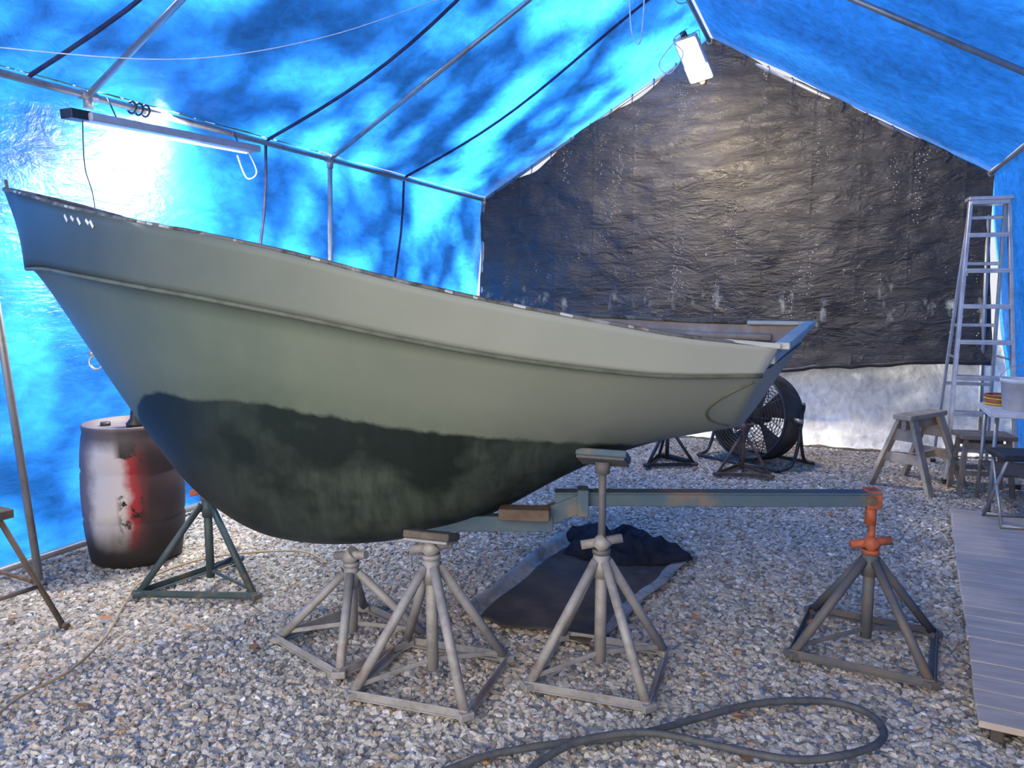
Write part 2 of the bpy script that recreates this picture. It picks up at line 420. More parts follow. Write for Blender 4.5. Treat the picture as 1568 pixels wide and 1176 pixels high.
for i in range(22):
    x=XL+.15+(XR-XL-.3)*i/21
    fr.path(catmull([(x,Y1-.05,gz(x)-.10),(x+.02,Y1-.07,gz(x)-.03),(x,Y1-.03,gz(x)+.01),(x-.02,Y1+.03,gz(x)-.03)],4),.005,1,5)
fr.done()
ps=Bd('leaning_pole',[M_pipe]);ps.tube((-4.0,2.76,0),(-3.93,2.5,2.68),.02);ps.tube((-4.0,2.76,0),(-4.0,2.757,.03),.03);ps.done()

# ------------------------------------------------------------------ ground
def gfn(u,v): 
    x=-25+50*u;y=-16+45*v
    return (x,y,-.02)
grid_obj('ground',gfn,10,10,M_ground)
def g2(u,v):
    x=-4.6+6.4*u;y=.9+8.3*v
    return (x,y,.004*nz(x*2,y*2,0)-.008)
gv=grid_obj('gravel',g2,64,80,M_ground)
ng=bpy.data.node_groups.new('gravel_scatter','GeometryNodeTree')
ng.interface.new_socket('Geometry',in_out='INPUT',socket_type='NodeSocketGeometry')
ng.interface.new_socket('Geometry',in_out='OUTPUT',socket_type='NodeSocketGeometry')
A=ng.nodes.new;Lk=ng.links.new
gi=A('NodeGroupInput');go=A('NodeGroupOutput')
join=A('GeometryNodeJoinGeometry')
for i in range(5):
    ico=A('GeometryNodeMeshIcoSphere');ico.inputs['Radius'].default_value=1;ico.inputs['Subdivisions'].default_value=2
    pos=A('GeometryNodeInputPosition');add=A('ShaderNodeVectorMath');add.inputs[1].default_value=(i*7.3,i*3.1,i*1.7);Lk(pos.outputs[0],add.inputs[0])
    no=A('ShaderNodeTexNoise');no.inputs['Scale'].default_value=1.3;no.inputs['Detail'].default_value=1;Lk(add.outputs[0],no.inputs['Vector'])
    sb=A('ShaderNodeVectorMath');sb.operation='SUBTRACT';sb.inputs[1].default_value=(.5,.5,.5);Lk(no.outputs['Color'],sb.inputs[0])
    sc=A('ShaderNodeVectorMath');sc.operation='SCALE';sc.inputs['Scale'].default_value=1.9;Lk(sb.outputs[0],sc.inputs[0])
    sp=A('GeometryNodeSetPosition');Lk(ico.outputs[0],sp.inputs[0]);Lk(sc.outputs[0],sp.inputs['Offset'])
    tr=A('GeometryNodeTransform');tr.inputs['Scale'].default_value=[(.0145,.010,.008),(.012,.011,.007),(.017,.010,.008),(.011,.009,.009),(.0155,.0125,.007)][i];Lk(sp.outputs[0],tr.inputs[0])
    ma=A('GeometryNodeSetMaterial');ma.inputs['Material'].default_value=M_stone;Lk(tr.outputs[0],ma.inputs[0])
    g2i=A('GeometryNodeGeometryToInstance');Lk(ma.outputs[0],g2i.inputs[0]);Lk(g2i.outputs[0],join.inputs[0])
dp=A('GeometryNodeDistributePointsOnFaces');dp.inputs['Density'].default_value=2500;Lk(gi.outputs[0],dp.inputs[0])
ip=A('GeometryNodeInstanceOnPoints');ip.inputs['Pick Instance'].default_value=True
Lk(dp.outputs[0],ip.inputs['Points']);Lk(join.outputs[0],ip.inputs['Instance'])
ri=A('FunctionNodeRandomValue');ri.data_type='INT'
[s for s in ri.inputs if s.name=='Min' and s.type=='INT'][0].default_value=0;[s for s in ri.inputs if s.name=='Max' and s.type=='INT'][0].default_value=4
Lk([s for s in ri.outputs if s.type=='INT'][0],ip.inputs['Instance Index'])
rr=A('FunctionNodeRandomValue');rr.data_type='FLOAT_VECTOR';v3=[s for s in rr.inputs if s.type=='VECTOR'];v3[0].default_value=(-.5,-.5,0);v3[1].default_value=(.5,.5,6.28)
Lk([s for s in rr.outputs if s.type=='VECTOR'][0],ip.inputs['Rotation'])
rs=A('FunctionNodeRandomValue');rs.data_type='FLOAT';vf=[s for s in rs.inputs if s.type=='VALUE' and s.name in('Min','Max')];vf[0].default_value=.5;vf[1].default_value=1.6
Lk([s for s in rs.outputs if s.type=='VALUE'][0],ip.inputs['Scale'])
j2=A('GeometryNodeJoinGeometry');Lk(gi.outputs[0],j2.inputs[0]);Lk(ip.outputs[0],j2.inputs[0]);Lk(j2.outputs[0],go.inputs[0])
md=gv.modifiers.new('scatter','NODES');md.node_group=ng
lv=Bd('fallen_leaves',[M_leaf])
for i in range(70):
    x=random.uniform(-4,.5);y=random.uniform(1.8,8.3);a=random.uniform(0,6.28);r=random.uniform(.015,.03)
    c=[lv.bm.verts.new((x+math.cos(a+t)*r*k,y+math.sin(a+t)*r*k,.016+random.uniform(0,.014))) for t,k in((0,1.3),(.8,.8),(2.2,.8),(3.14,1.2),(4.1,.8),(5.4,.8))]
    lv.bm.faces.new(c)
lv.done()

# ------------------------------------------------------------------ BOAT
PSI=math.atan(.2413);D_=Vector((math.cos(PSI),math.sin(PSI),0));BOW=Vector((-3.9,2.67,0))
S=[0,.15,.3,.5,.75,1,1.3,1.6,2,2.4,2.8,3.2,3.5,3.84]
Bt=[.02,.13,.25,.38,.53,.65,.76,.83,.88,.89,.85,.78,.71,.61]
ZS=[2.12,2.089,2.06,2.018,1.963,1.916,1.86,1.809,1.734,1.645,1.565,1.494,1.442,1.404]
ZB=[1.737,1.733,1.728,1.722,1.694,1.663,1.624,1.582,1.522,1.454,1.391,1.341,1.313,1.310]
KS=[0,.09,.175,.255,.36,.51,.71,1.0,1.31,1.58,2.0,2.4,2.8,3.0,3.2,3.5,3.84]
KZ=[2.10,1.93,1.763,1.690,1.434,1.202,.94,.63,.46,.405,.43,.53,.67,.75,.83,.94,1.02]
def smooth_interp(X,Y):
    X=np.array(X,float);Y=np.array(Y,float);d=np.diff(Y)/np.diff(X);m=np.zeros_like(Y);m[1:-1]=(d[:-1]+d[1:])/2;m[0]=d[0];m[-1]=d[-1]
    def f(x):
        i=int(min(max(np.searchsorted(X,x)-1,0),len(X)-2));h=X[i+1]-X[i];t=(x-X[i])/h
        return float((2*t**3-3*t**2+1)*Y[i]+(t**3-2*t*t+t)*h*m[i]+(-2*t**3+3*t*t)*Y[i+1]+(t**3-t*t)*h*m[i+1])
    return f
fb,fs_,fr_,fk=smooth_interp(S,Bt),smooth_interp(S,ZS),smooth_interp(S,ZB),smooth_interp(KS,KZ)
def nvec(s):
    sk=math.radians(16)*max(0,(s-1.5)/2.34);return Vector((math.sin(PSI-sk),-math.cos(PSI-sk),0))
def hpt(s,w,z,side=1):
    zs=fs_(s);r=.55*sm((s-2.3)/1.54)
    if side<0:
        f=(z-fk(s))/max(.01,zs-fk(s))
        z+=f*(-.15*sm(s/1.3)+.10*sm((s-2.3)/.9)+.09*sm((s-3.0)/.84))
    p=BOW+D_*(s-r*max(0,zs-z))+nvec(s)*w*side
    return Vector((p.x,p.y,z))
NL,NU=30,7
def powr(s): return .38+.5*(1-sm(s/1.5)) +.06*sm((s-2.6)/1.2)
def skin(s,z,out=.0):
    """point on the near topsides at station s, height z"""
    zk=fk(s);zr=max(fr_(s),zk+.002);t=max(0,min(1,(z-zk)/(zr-zk)))
    return hpt(s,fb(s)*.94*t**powr(s)+out,z,1)
def station(s,side):
    b=fb(s);zs=fs_(s);zk=fk(s);zr=max(fr_(s),zk+.002)
    if zr>zs-.02: zr=zs-.02;zk=min(zk,zr-.002)
    br=b*.94
    if s<.3: br=b*(.94-.5*(1-sm(s/.3)))
    p=powr(s)
    out=[]
    for j in range(NL+1):
        t=(j/NL)**2.4;z=zk+(zr-zk)*t;w=br*t**p
        out.append((hpt(s,w,z,side),z,0))
    for j in range(NU+1):
        t=j/NU;w=br+.016*min(1,s*4)+(b-br)*t;z=zr-.012*(1-t)+(zs-zr)*t
        out.append((hpt(s,w,z,side),z,1))
    return out
NS=110
bm=bmesh.new();uvl=bm.loops.layers.uv.new('UVMap')
cols=[];vz={}
for i in range(NS+1):
    s=L*(i/NS)
    n_=station(s,1);f_=station(s,-1)
    seq=[(q,1) for q in reversed(n_)]+[(q,-1) for q in f_[1:]]
    col=[]
    for (p,z,reg),sd in seq:
        v=bm.verts.new(p);vz[v]=(s/L,z);col.append((v,reg))
    cols.append(col)
for i in range(NS):
    A_,B_=cols[i],cols[i+1]
    for j in range(len(A_)-1):
        f=bm.faces.new((A_[j][0],A_[j+1][0],B_[j+1][0],B_[j][0]));f.smooth=True
        f.material_index=1 if (A_[j][1] and A_[j+1][1]) else 0
        for l in f.loops: l[uvl].uv=vz[l.vert]
last=cols[-1];n=len(last)//2
for j in range(n):
    a,b,c,d=last[j][0],last[j+1][0],last[-2-j][0],last[-1-j][0]
    vs=[a,b,c,d] if b is not c else [a,b,d]
    try:
        f=bm.faces.new(vs);f.material_index=1 if last[j][1] and last[j+1][1] else 0
        for l in f.loops: l[uvl].uv=(1.0,vz[l.vert][1])
    except Exception: pass
bmesh.ops.recalc_face_normals(bm,faces=bm.faces)
f0=min(bm.faces,key=lambda f:f.calc_center_median().z)
if f0.normal.z>0: bmesh.ops.reverse_faces(bm,faces=bm.faces)
me=bpy.data.meshes.new('hull');bm.to_mesh(me);bm.free()
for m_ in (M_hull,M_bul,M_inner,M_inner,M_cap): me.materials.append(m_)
hull=bpy.data.objects.new('hull',me);COL.objects.link(hull)
so=hull.modifiers.new('thick','SOLIDIFY');so.thickness=.022;so.offset=-1;so.material_offset=2;so.material_offset_rim=4
boat=bpy.data.objects.new('boat',None);COL.objects.link(boat)
hull.parent=boat
tr=Bd('trim_parts',[M_cap,M_bead,M_tcap,M_inner,M_alu,M_wht])
for side in (1,-1):
    P=[];Q=[]
    for i in range(90):
        s=L*i/89
        b=fb(s);P.append(hpt(s,b-.008,fs_(s)+.002+.003*nz(s*14,side,0),side))
        if s>.27:
            Q.append(hpt(s,b*.94+.016,max(fr_(s),fk(s))-.012,side))
    tr.path(P,.012,0,8);tr.path(Q,.009,1,8)
for i in range(40):
    s=random.uniform(.1,3.6);ds=random.uniform(.02,.05)
    p=hpt(s,fb(s)-.004,fs_(s)+.007,1);q=hpt(s+ds,fb(s+ds)-.004,fs_(s+ds)+.005,1)
    tr.beam(p,q,.018,.012,random.choice((0,0,0,2,3)))
tr.path([hpt(k,0,fk(k)+.0) for k in np.linspace(0.02,.62,24)],.011,1,8)
a=hpt(L,fb(L)+.0,fs_(L)+.006,1);b_=hpt(L,fb(L)+.0,fs_(L)+.006,-1)
tr.beam(a+Vector((.012,0,0)),b_+Vector((.012,0,0)),.05,.025,2)
tr.beam(a+Vector((-.03,.03,-.04)),b_+Vector((-.03,-.03,-.04)),.03,.06,2)
for sd,c in ((1,a),(-1,b_)):
    c2=hpt(L-.28,fb(L-.28)-.03,fs_(L-.28)-.0,sd);tr.beam(c,c2,.04,.02,2)
for s_ in (1.3,2.3):
    w_=fb(s_)*.78;zz=fs_(s_)-.36
    tr.beam(hpt(s_,w_,zz,1),hpt(s_,w_,zz,-1)+Vector((0,0,.04)),.2,.03,3)
tr.path([hpt(k,fb(k)-.05,fs_(k)-.07,-1) for k in np.linspace(.5,3.7,40)],.02,3,8)
tr.path(catmull([skin(3.82,1.27,.002),skin(3.77,1.235,.002),skin(3.72,1.19,.002),skin(3.70,1.14,.002),skin(3.73,1.09,.002),skin(3.80,1.055,.001)],8),.006,1,8)
for i,s_ in enumerate((.76,.81,.86,.92,.95)):
    p=hpt(s_,fb(s_)+.012,fs_(s_)-.03,1);q=hpt(s_+.02,fb(s_+.02)+.012,fs_(s_)-.058+.01*(i%2),1);tr.beam(p,q,.003,.014,5)
tr.torus(hpt(.46,0,fk(.46)-.02)-D_*.02,.035,.006,4,Matrix.Rotation(math.radians(90),3,'X')@Matrix.Rotation(.3,3,'Y'),24)
tr.tube(hpt(.44,0,fk(.44)),hpt(.44,0,fk(.44))-D_*.03,.016,4)
tr.tube(BOW+Vector((0.01,0,2.1)),BOW+Vector((0,0,2.17)),.008,0)
trim=tr.done();trim.parent=boat

# ------------------------------------------------------------------ jack stands
def jack_stand(name,loc,rot,mats,half=.26,tri=False,zc=.52,zt=.75,pad=None,legr=.02,hrot=0):
    """mats: [legs, base, accent, steel, wood]"""
    b=Bd(name,mats)
    if tri: cs=[(half*1.35*math.cos(a),half*1.35*math.sin(a)) for a in (math.radians(90),math.radians(210),math.radians(330))]
    else: cs=[(-half,-half),(half,-half),(half,half),(-half,half)]
    n=len(cs)
    for i,(x,y) in enumerate(cs):
        x2,y2=cs[(i+1)%n]
        b.beam((x,y,.035),(x2,y2,.035),.006,.035,1)
        b.beam((x*.97,y*.97,.02),(x2*.97,y2*.97,.02),.035,.006,1)
        b.tube((x*.95,y*.95,.03),(x*.08,y*.08,zc),legr,0)
        b.box((x*.95,y*.95,.03),(.06,.06,.03),1,Matrix.Rotation(math.atan2(y,x),3,'Z'))
    b.tube((0,0,.06),(0,0,zc+.01),legr*1.25,0)
    b.tube((0,0,zc-.07),(0,0,zc+.03),legr*1.7,0)
    b.tube((0,0,zc+.03),(0,0,zc+.05),legr*1.9,3)
    b.tube((0,0,zc),(0,0,zt),.016,3)
    for i in range(n):
        x,y=cs[i]
        if i%2==0: b.beam((x*.9,y*.9,.06),(0,0,.1),.012,.02,0)
    hz=zc+.075
    c,s_=math.cos(hrot),math.sin(hrot)
    b.tube((-.02*c,-.02*s_,hz-.02),(.02*c,.02*s_,hz+.02),.035,2)
    b.tube((-.085*c,-.085*s_,hz-.01),(.085*c,.085*s_,hz+.02),.019,2)
    if pad:
        pw,pr,pd=pad
        R=Matrix.Rotation(pr,3,'X')
        b.box((0,0,zt),(pw,pd,.012),3,R)
        b.box(R@Vector((0,0,.022))+Vector((0,0,zt)),(pw*1.05,pd*.95,.03),4,R)
        b.tube((0,0,zt-.05),(0,0,zt),.03,3)
    return b.done(loc,(0,0,rot))
jack_stand('jack_stand',(-1.48,2.66,0),.08,[M_grey,M_grey,M_grey,M_grey,M_dwood],.25,False,.50,.605,pad=(.19,-.25,.13),hrot=.3)
jack_stand('jack_stand',(-.86,2.99,0),.06,[M_grey,M_grey,M_grey,M_slate,M_blueb],.25,False,.50,.92,pad=(.20,-.45,.12),hrot=.35)
jack_stand('jack_stand',(-1.99,2.83,0),-.35,[M_grey,M_grey,M_grey,M_grey,M_dwood],.25,False,.34,.40,pad=None,hrot=.3)
jack_stand('jack_stand',(-3.1,3.10,0),.35,[M_teal,M_teal,M_orange,M_rust,M_dwood],.28,True,.47,.57,pad=None,legr=.018,hrot=.5)
jack_stand('jack_stand',(.18,3.68,0),-.12,[M_slate,M_slate,M_orange,M_orange,M_orange],.28,False,.42,.70,pad=None,legr=.02,hrot=.35)
jack_stand('jack_stand',(-1.42,7.1,0),.5,[M_blk,M_blk,M_blk,M_rust,M_blk],.2,True,.36,.5,pad=(.16,0,.12),legr=.015)
jack_stand('jack_stand',(-.72,6.95,0),.2,[M_rust,M_rust,M_rust,M_rust,M_rust],.2,True,.36,.62,pad=None,legr=.013)

# ------------------------------------------------------------------ support beam under keel
b=Bd('support_beam',[M_blueb,M_orange,M_bwood,M_rust])
P1=Vector((.20,3.60,.72));P2=Vector((-1.12,3.14,.70))
b.beam(P1,P2,.05,.06,0);b.beam(P1+Vector((0,0,.030)),P2+Vector((0,0,.030)),.075,.008,0)
b.beam((-1.0,3.17,.69),(-1.2,3.1,.60),.055,.08,0)
b.beam((-1.12,3.12,.595),(-1.75,2.9,.58),.055,.07,0)
b.box((-1.0,3.17,.69),(.05,.09,.12),0,Matrix.Rotation(.35,3,'Z'))
b.box((.17,3.6,.72),(.06,.08,.08),1,Matrix.Rotation(.35,3,'Z'))
b.tube((.17,3.54,.72),(.17,3.66,.72),.02,3)
b.tube((.17,3.62,.60),(.17,3.62,.70),.024,1)
b.box((-1.22,3.03,.65),(.22,.09,.05),2,Matrix.Rotation(.3,3,'Z'))
b.done()

# ------------------------------------------------------------------ barrel
b=Bd('plastic_drum',[M_barrel,M_blk])
prof=[(0,0),(.25,0),(.268,.02),(.28,.10),(.292,.2),(.297,.27),(.291,.285),(.291,.30),(.298,.315),(.302,.45),(.298,.585),(.291,.60),(.291,.615),(.297,.63),(.292,.72),(.28,.82),(.272,.855),(.276,.87),(.276,.895),(.262,.90),(.255,.88),(0,.872)]
b.lathe(prof,0,56)
b.tube((.12,.08,.872),(.12,.08,.9),.03,1);b.tube((-.12,-.08,.872),(-.12,-.08,.9),.03,1)
br_=b.done((-3.90,3.32,0),(0,0,0));br_.scale=(.95,.95,.93)
b=Bd('drum_hand_pump',[M_blk,M_wht])
b.lathe([(0,0),(.05,0),(.055,.02),(.03,.05),(.022,.12),(.04,.14),(.045,.2),(.03,.24),(0,.245)],0,24)
b.lathe([(0.046,.15),(.05,.155),(.05,.18),(.046,.185)],1,24)
b.path(catmull([(0,0,.2),(.07,0,.24),(.12,0,.2),(.13,0,.1)],6),.012,0)
b.tube((0,0,.24),(0,0,.3),.008,1);b.tube((-.05,0,.3),(.05,0,.3),.01,0)
b.done((-3.83,3.30,.813),(0,0,.5))

# ------------------------------------------------------------------ trestle at left edge with orange bucket
b=Bd('folding_trestle',[M_rust,M_dwood,M_bwood])
b.beam((-.4,0,.6),(.3,0,.6),.07,.04,1)
for x in(-.33,.22):
    for y in(-.2,.2):
        b.tube((x,0,.59),(x+(.12 if x>0 else -.12),y,.0),.013,2);b.tube((x+.1*(1 if x>0 else -1),y,.008),(x+.15*(1 if x>0 else -1),y,.008),.015,0)
    b.tube((x+(.075 if x>0 else -.075),-.12,.22),(x+(.075 if x>0 else -.075),.12,.22),.009,2)
b.tube((-.38,0.1,.25),(.28,0.1,.25),.009,0)
b.done((-3.74,2.27,0),(0,0,-.1))
b=Bd('orange_bucket',[M_orange,M_pipe])
b.lathe([(0,0),(.11,0),(.13,.3),(.138,.3),(.138,.32),(.125,.32),(.105,.02),(0,.02)],0,32)
b.path([( .135*math.cos(a),.03,.3+.1*math.sin(a)) for a in np.linspace(0,math.pi,16)],.004,1,6)
b.done((-3.72,2.26,.622))

# ------------------------------------------------------------------ fan
b=Bd('fan_drum',[M_blk,M_rust,M_dwood])
R_=.40
b.lathe([(R_,-.15),(R_+.012,-.15),(R_+.02,-.13),(R_+.008,-.12),(R_+.008,.12),(R_+.02,.13),(R_+.012,.15),(R_,.15),(R_-.004,.12),(R_-.004,-.12),(R_,-.15)],0,56)
for sgn in(-1,1):
    for k in range(1,13):
        b.torus((0,0,sgn*(.155+.02*(1-k/13))),R_*k/13,.0035,0,None,36)
    for k in range(12):
        a=2*math.pi*k/12;b.tube((.04*math.cos(a),.04*math.sin(a),sgn*.178),(R_*math.cos(a),R_*math.sin(a),sgn*.15),.004,0,seg=6)
    b.lathe([(0,sgn*.185),(.06,sgn*.18),(.06,sgn*.165),(0,sgn*.165)],0,24)
b.lathe([(0,-.06),(.085,-.06),(.085,.1),(0,.1)],2,24)
for k in range(5):
    a=2*math.pi*k/5+.4
    u=Vector((math.cos(a),math.sin(a),0));w=Vector((-math.sin(a),math.cos(a),0));prev=None
    for j in range(7):
        r=.07+.3*j/6;wd=.08+.17*j/6;tw=math.radians(45-25*j/6)
        d=w*math.cos(tw)+Vector((0,0,1))*math.sin(tw)
        cur=(b.bm.verts.new(u*r-d*wd*.6),b.bm.verts.new(u*r+d*wd*.6))
        if prev:
            f=b.bm.faces.new((prev[0],prev[1],cur[1],cur[0]));f.material_index=1;f.smooth=True
        prev=cur
fan=b.done(normals=False)
fan.rotation_euler=(math.radians(84),0,math.radians(-30));fan.location=(-.68,7.60,.44)
b=Bd('fan_stand',[M_blk,M_pipe])
for sx_ in (-1,1):
    b.path(catmull([(sx_*.47,.0,.47),(sx_*.47,0,.3),(sx_*.47,-.1,.06),(sx_*.45,-.28,.022)],6),.016,0)
    b.path(catmull([(sx_*.47,.0,.4),(sx_*.47,.08,.1),(sx_*.45,.28,.022)],6),.016,0)
    b.tube((sx_*.40,0,.45),(sx_*.49,0,.45),.022,1)
b.tube((-.45,-.28,.022),(.45,-.28,.022),.016,0);b.tube((-.45,.28,.022),(.45,.28,.022),.016,0)
b.path(catmull([(.47,0,.46),(.5,0,.56),(.53,-.05,.62)],5),.014,0)
fs2=b.done((-.68,7.60,0),(0,0,math.radians(-30)))
pf=bpy.data.objects.new('drum_fan',None);COL.objects.link(pf)
fan.parent=pf;fs2.parent=pf

# ------------------------------------------------------------------ step ladder
b=Bd('step_ladder',[M_alu,M_blk])
H=2.4;wt,wb=.14,.26
for sx_ in(-1,1):
    b.beam((sx_*wb,-.38,0.02),(sx_*wt,0,H),.028,.07,0,up=(0,1,0))
    b.beam((sx_*(wb-.04),.5,0.02),(sx_*(wt-.01),.06,H-.03),.024,.045,0,up=(0,1,0))
    b.box((sx_*wb,-.385,.02),(.05,.09,.04),1);b.box((sx_*(wb-.04),.5,.02),(.04,.06,.04),1)
    b.beam((sx_*.20,-.2,1.05),(sx_*.185,.28,1.05),.006,.02,0)
for k in range(1,8):
    z_=k*.3;t=z_/H;hw=wb+(wt-wb)*t;y_=-.38*(1-t)
    b.box((0,y_,z_),(2*hw,.085,.022),0);b.box((0,y_-.035,z_-.012),(2*hw,.01,.03),0)
for k in (1,2.6,4.4,6.2,7.5):
    z_=k*.3;t=z_/H;hw=(wb-.04)+(wt-.01-wb+.04)*t;y_=.5+(.06-.5)*t
    b.box((0,y_,z_),(2*hw,.02,.03),0)
b.box((0,.02,H),(.33,.20,.03),0);b.box((0,.02,H-.03),(.29,.16,.04),0)
b.done((1.14,7.72,0),(0,0,.05))

# ------------------------------------------------------------------ sawhorses
def sawhorse(loc,rot,Ln=.62,h=.62,mat=None,wide=.1):
    b=Bd('sawhorse',[mat or M_wood])
    b.box((0,0,h-.02),(Ln,wide*1.5,.04),0);b.box((0,0,h-.08),(Ln*.9,.04,.09),0)
    for sx_ in(-1,1):
        for sy in(-1,1):
            b.beam((sx_*Ln*.36,sy*.05,h-.04),(sx_*Ln*.46,sy*.25,.0),.085,.032,0,up=(0,1,0))
        b.beam((sx_*Ln*.42,-.17,.26),(sx_*Ln*.42,.17,.26),.02,.08,0)
        b.beam((sx_*Ln*.39,-.1,.45),(sx_*Ln*.39,.1,.45),.02,.1,0)
    b.beam((-Ln*.42,0,.25),(Ln*.42,0,.25),.03,.06,0)
    return b.done(loc,(0,0,rot))
sawhorse((.67,7.15,0),1.0,.58,.62)
b=Bd('wooden_stool',[M_gwood])
b.box((0,0,.47),(.40,.28,.035),0)
for x in(-1,1):
    for y in(-1,1): b.beam((x*.15,y*.09,.46),(x*.19,y*.14,0),.035,.035,0,up=(0,1,0))
for y in(-1,1): b.beam((-.17,y*.125,.18),(.17,y*.125,.18),.02,.035,0);b.beam((-.16,y*.105,.40),(.16,y*.105,.40),.02,.05,0)
for x in(-1,1): b.beam((x*.175,-.12,.24),(x*.175,.12,.24),.02,.035,0)
b.done((1.12,7.08,0),(0,0,.15))

# ------------------------------------------------------------------ boardwalk
b=Bd('boardwalk_panel',[M_deck,M_dwood])
n=24
cL=Vector((.53,3.04,0));cL2=Vector((.80,6.15,0));ax=(cL2-cL);Ld=ax.length;ax.normalize();px=Vector((ax.y,-ax.x,0))
ang=math.atan2(px.y,px.x)
W=.66
for k in (.06,.33,.6): 
    b.beam(cL+px*k+ax*.02+Vector((0,0,.03)),cL2+px*k-ax*.02+Vector((0,0,.03)),.04,.05,1)
for i in range(n):
    c=cL+ax*((i+.5)*Ld/n)+px*(W/2+random.uniform(-.004,.004))+Vector((0,0,.068+random.uniform(-.001,.001)))
    b.box(c,(W,Ld/n-.005,.026),0,Matrix.Rotation(ang,3,'Z'),.003)
b.done()

# ------------------------------------------------------------------ utility table at far right
b=Bd('work_table',[M_wht,M_pipe,M_dwood])
b.box((0,0,.74),(.42,.6,.035),0)
for x in(-.17,.17):
    for y in(-.25,.25): b.tube((x,y,0),(x*.9,y*.9,.73),.014,1)
b.box((0,0,.3),(.34,.5,.02),2)
b.done((1.24,6.62,0),(0,0,.0))
b=Bd('plastic_bucket',[M_wht,M_yel,M_pipe])
b.lathe([(0,0),(.10,0),(.12,.2),(.128,.2),(.128,.23),(.115,.23),(.095,.02),(0,.02)],0,32)
b.path([(.125*math.cos(a),.05,.2+.12*math.sin(a)) for a in np.linspace(0,math.pi,16)],.004,2,6)
b.done((1.24,6.55,.758))
b=Bd('coiled_extension_cord',[M_yel,M_orange])
for k in range(4): b.torus((0,0,.012+.02*k),.1+.006*(k%2),.009,k%2,None,28)
b.done((1.17,6.8,.758))
b=Bd('folding_stool',[M_blk,M_pipe])
b.box((0,0,.46),(.34,.3,.04),0,bev=.015)
for s_ in(-1,1):
    b.tube((s_*.15,-.15,0),(s_*.13,.12,.45),.011,1);b.tube((s_*.15,.15,0),(s_*.13,-.12,.45),.011,1)
b.tube((-.15,-.15,.01),(.15,-.15,.01),.011,1);b.tube((-.15,.15,.01),(.15,.15,.01),.011,1)
b.done((1.16,5.9,.083),(0,0,.2))

# ------------------------------------------------------------------ rubber sheet + jacket on ground
A0,A1,A2,A3=Vector((-1.66,3.25,0)),Vector((-.93,3.22,0)),Vector((-.74,4.62,0)),Vector((-1.62,4.6,0))
def matfn(u,v):
    p=A0*(1-u)*(1-v)+A1*u*(1-v)+A2*u*v+A3*(1-u)*v
    x=p.x+.05*nz(v*4,u*3,1);y=p.y+.06*nz(u*4,v*3,6)
    z=.028+.022*max(0,nz(x*3,y*3,4))+.02*max(0,nz(x*9,y*5,2))
    if u<.12: z+=.045*math.sin(math.pi*u/.12)
    return (x,y,z)
o=grid_obj('rubber_sheet',matfn,60,80,M_mat)
o.data.materials.append(M_matedge)
for i,p in enumerate(o.data.polygons):
    if (i%60)<9 or (i%60)>55: p.material_index=1
so=o.modifiers.new('t','SOLIDIFY');so.thickness=.006
def jk(u,v):
    a=2*math.pi*u;r=v
    rx=.40*(1+.2*math.sin(3*a+1)+.10*math.sin(7*a));ry=.28*(1+.2*math.sin(2*a+.5)+.12*math.cos(5*a))
    x=rx*r*math.cos(a);y=ry*r*math.sin(a)
    fold=(.5-abs(nz(x*4+2,y*5,3)))*.16+(.4-abs(nz(x*10,y*9,9)))*.05
    z=.045+(1-r**4)*(.02+fold)
    if v>.97: z=.035
    return (-1.2+x*.95-y*.2,4.48+y*1.1+x*-.1,z)
grid_obj('crumpled_jacket',jk,140,60,M_navy)

# ------------------------------------------------------------------ hose and cord
b=Bd('garden_hose',[M_hose])
hp=[(-1.25,1.9),(-1.06,2.2),(-.92,2.33),(-.78,2.43),(-.6,2.55),(-.42,2.74),(-.22,2.94),(.02,3.06),(.17,3.03),(.22,2.9),(.14,2.72),(-.06,2.58),(-.3,2.56),(-.54,2.55),(-.72,2.44),(-.82,2.3),(-.85,2.1),(-.7,1.7)]
pp=catmull([(x,y,.035+(.022 if 4>abs(i-13) else 0)) for i,(x,y) in enumerate(hp)],10)
b.path(pp,.0135,0,10);b.done()
b=Bd('extension_cord',[M_cordt])
cp=[(-2.7,1.5),(-2.88,1.85),(-2.9,2.1),(-3.05,2.4),(-3.3,2.72),(-3.46,2.99),(-3.4,3.4),(-3.0,3.7),(-2.7,3.6)]
b.path(catmull([(x,y,.03) for x,y in cp],10),.006,0,6);b.done()

# ------------------------------------------------------------------ lights & fixtures
def emis(name,c,s):
    m,nt=new_mat(name);e=N(nt,'ShaderNodeEmission');e.inputs[0].default_value=(*c,1);e.inputs[1].default_value=s
    o=N(nt,'ShaderNodeOutputMaterial');nt.links.new(e.outputs[0],o.inputs[0]);return m
M_tube=emis('lit_diffuser',(1,.93,.8),9)
b=Bd('hanging_work_light',[M_wht,M_tube,M_blk,M_cord])
b.box((0,0,.035),(.22,.46,.05),0,None,.012)
b.box((0,0,-.002),(.17,.40,.03),1,None,.01)
b.tube((0,-.23,.03),(0,-.27,.03),.03,2)
b.tube((0,.23,.03),(0,.27,.03),.03,2)
b.path(catmull([(0,-.2,.06),(0,-.15,.2),(.0,-.05,.42)],6),.004,3,6)
b.path(catmull([(0,.2,.06),(0,.15,.2),(.0,-.05,.42)],6),.004,3,6)
b.path(catmull([(-.0,-.27,.03),(-.16,-.25,-.3),(-.06,-.2,-.45),(.06,-.25,-.3),(-.13,-.2,.1),(-.1,-.1,.42)],8),.006,3,6)
wl=b.done((-1.32,7.35,3.70),(math.radians(-42),math.radians(-8),math.radians(-12)))
b=Bd('hanging_cord',[M_cord])
b.path(catmull([(-1.37,5.8,4.2),(-1.50,5.8,3.9),(-1.50,5.8,3.55),(-1.44,5.8,3.42),(-1.41,5.8,3.6),(-1.40,5.82,4.19)],8),.006,0,6)
